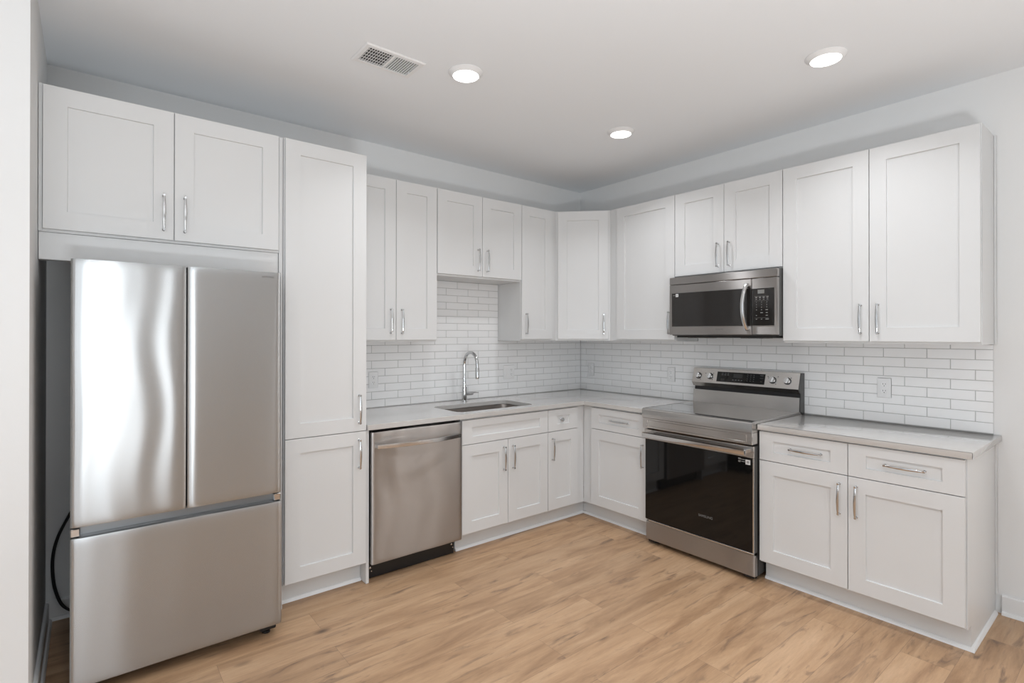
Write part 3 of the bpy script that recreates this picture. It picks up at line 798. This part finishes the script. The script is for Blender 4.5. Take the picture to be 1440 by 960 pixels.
for i in range(n + 1):
    s = -1 + 2 * i / n; w = 1 - s * s
    c_ = (1.806 - .012 * w + .004, MV + .012 + .036 * w ** .8, 1.606 + .148 * s); hw = .0125
    rg.append([bm.verts.new((c_[0] + a, c_[1] + b, c_[2])) for a, b in ((-hw, -.004), (-hw + .003, .003), (-.004, .0058), (.004, .0058), (hw - .003, .003), (hw, -.004), (hw - .004, -.007), (-hw + .004, -.007))])
for x, y in zip(rg[:-1], rg[1:]):
    for k in range(8): bm.faces.new((x[k], x[(k + 1) % 8], y[(k + 1) % 8], y[k]))
bm.faces.new(rg[0]); bm.faces.new(rg[-1])
for z in (1.606 - .140, 1.606 + .140): box(bm, 1.800, 1.820, MV + .0002, MV + .012, z - .010, z + .010, .002)
finish('handle', bm, 'handle', d, FB)
bm = bmesh.new(); add_text(bm, 'SAMSUNG', .012, 1.620, MV + .0002, 1.4655)
finish('logo', bm, 'logo', d, FB)
s_ = finish('sticker', B(1.291, 1.312, MV + .0032, MV + .0037, 1.697, 1.718), 'sticker', d, FB)
finish('sticker_print', B(1.297, 1.306, MV + .0038, MV + .0040, 1.703, 1.712), 'mark', s_, FB)
finish('sticker_text', B(1.270, 1.285, MV + .0032, MV + .0035, 1.706, 1.709), 'mark', d, FB)

# ------------------------------------------------------------------ outlets
def plate(label, frame, u, z, w=.071, kinds=('outlet',), h=.115):
    root = thing('wall_outlet', label, 'outlet', frame, (u, .0087, z), 'wall outlets on the backsplash')
    finish('cover_plate', B(u - w / 2, u + w / 2, .0087, .0145, z - h / 2, z + h / 2, .0025, 2), 'plastic', root, frame)
    n = len(kinds)
    for i, kd in enumerate(kinds):
        cu = u + (i - (n - 1) / 2) * .046
        if kd == 'outlet':
            for s in (-1, 1):
                cz = z + s * .0195
                pts = [(x, y) for x, y in rounded(cu - .0165, cu + .0165, cz - .0145, cz + .0145, .012, 5)]
                bm = bmesh.new(); prism(bm, pts, .0146, .0162, lambda a, b, w_: (a, w_, b))
                so = finish('socket', bm, 'plastic', root, frame)
                bm = bmesh.new()
                for a, hh in ((-.0062, .0042), (.0062, .0034)): box(bm, cu + a - .0011, cu + a + .0011, .0163, .0166, cz + .003 - hh, cz + .003 + hh)
                lathe(bm, [(.0024, 0), (.0024, .0003)], (cu, .0163, cz - .0085), (0, 1, 0), 12)
                finish('slots', bm, 'slot', so, frame)
        else:
            bm = bmesh.new(); box(bm, cu - .0165, cu + .0165, .0146, .0162, z - .033, z + .033, .0006)
            box(bm, cu - .013, cu + .013, .0163, .0182, z - .028, z + .028, .0015)
            finish('rocker_switch', bm, 'plastic', root, frame)
    return root
plate('white duplex outlet on the tiles beside the pantry cabinet, left of the faucet', FA, -2.108, 1.110)
plate('white double-gang switch and outlet plate on the tiles right of the faucet', FA, -.886, 1.112, .116, ('switch', 'outlet'))
plate('white outlet plate on the right-hand tiles closest to the inside corner', FB, .147, 1.107)
plate('white duplex outlet on the tiles just left of the range', FB, 1.000, 1.110)
plate('white duplex outlet on the tiles right of the range', FB, 2.439, 1.118)

# ------------------------------------------------------------------ ceiling register
r = thing('ceiling_vent', 'white rectangular air register on the ceiling left of the recessed lights', 'vent', FW, (-2.52, -1.09, CEIL))
VX0, VX1, VY0, VY1 = -2.676, -2.364, -1.186, -.996
zc = CEIL - .0005
bm = bmesh.new()
ox = [(VX0, VY0), (VX1, VY0), (VX1, VY1), (VX0, VY1)]
ix = [(-2.652, -1.160), (-2.392, -1.160), (-2.392, -1.022), (-2.652, -1.022)]
lo = [[bm.verts.new((x, y, z)) for x, y in pts] for pts, z in ((ox, zc), (ox, zc - .002), ([(x + (.006 if x < -2.5 else -.006), y + (.006 if y < -1.09 else -.006)) for x, y in ox], zc - .007), (ix, zc - .007), (ix, zc - .001))]
for a, b in zip(lo[:-1], lo[1:]):
    for k in range(4): bm.faces.new((a[k], a[(k + 1) % 4], b[(k + 1) % 4], b[k]))
box(bm, -2.527, -2.517, -1.160, -1.022, zc - .007, zc - .001)
finish('frame', bm, 'plastic', r)
finish('duct', B(-2.652, -2.392, -1.160, -1.022, zc - .0009, zc - .0001), 'slot', r)
for i in range(10):
    for side in (0, 1):
        x = (-2.652 + .0125 * (i + .5)) if side == 0 else (-2.517 + .0125 * (i + .5))
        dx = .0042 if side == 0 else .0042
        sgn = 1 if side == 0 else -1
        bm = bmesh.new()
        dx = .0042 if side == 0 else .0014
        vs = [(-.0005 - sgn * -dx, zc - .001), (.0005 - sgn * -dx, zc - .001), (.0005 - sgn * dx, zc - .0068), (-.0005 - sgn * dx, zc - .0068)]
        prism(bm, [(x + a, b) for a, b in vs], -1.1595, -1.0225, lambda a, b, w: (a, w, b))
        finish('louver', bm, 'plastic', r)
for y_ in (-1.135, -1.108, -1.081, -1.054, -1.030):
    finish('damper_bar', B(-2.652, -2.5275, y_ - .0022, y_ + .0022, zc - .0026, zc - .0011), 'plastic', r)
finish('damper_lever', B(-2.404, -2.399, -1.075, -1.068, zc - .020, zc - .007, .001), 'plastic', r)

# ------------------------------------------------------------------ recessed lights
def downlight(x, y, label):
    root = thing('recessed_light', label, 'ceiling light', FW, (x, y, CEIL), 'round recessed lights in the ceiling')
    bm = bmesh.new(); lathe(bm, [(.089, -.0004), (.089, -.003), (.082, -.008), (.071, -.018), (.068, -.020), (.066, -.019), (.066, -.0004)], (x, y, CEIL), (0, 0, 1), 48, False, False)
    finish('trim_ring', bm, 'plastic', root)
    bm = bmesh.new(); lathe(bm, [(.0655, -.004), (.0655, -.0175), (.058, -.0192)], (x, y, CEIL), (0, 0, 1), 48)
    finish('lens', bm, 'lens', root)
    l = area('lamp_light', (0, 0, 0), (0, 0, 0), .125, .125, LAMP_POWER, (.95, .97, 1), 'DISK', 125)
    l.parent = root; l.location = (0, 0, -.021)
downlight(-2.157, -1.230, 'round recessed light beside the ceiling vent, leftmost of the three in view')
downlight(-.905, -1.217, 'round recessed light nearest the inside corner, lowest of the three in view')
downlight(-.882, -2.447, 'round recessed light toward the right side of the ceiling, rightmost in view')
for x, y in ((-2.157, -2.60), (-2.157, -3.95), (-3.6, -2.6)):  # invented lamps beyond the view, added to light the room
    downlight(x, y, 'added round recessed light in the ceiling further back in the room, out of view')
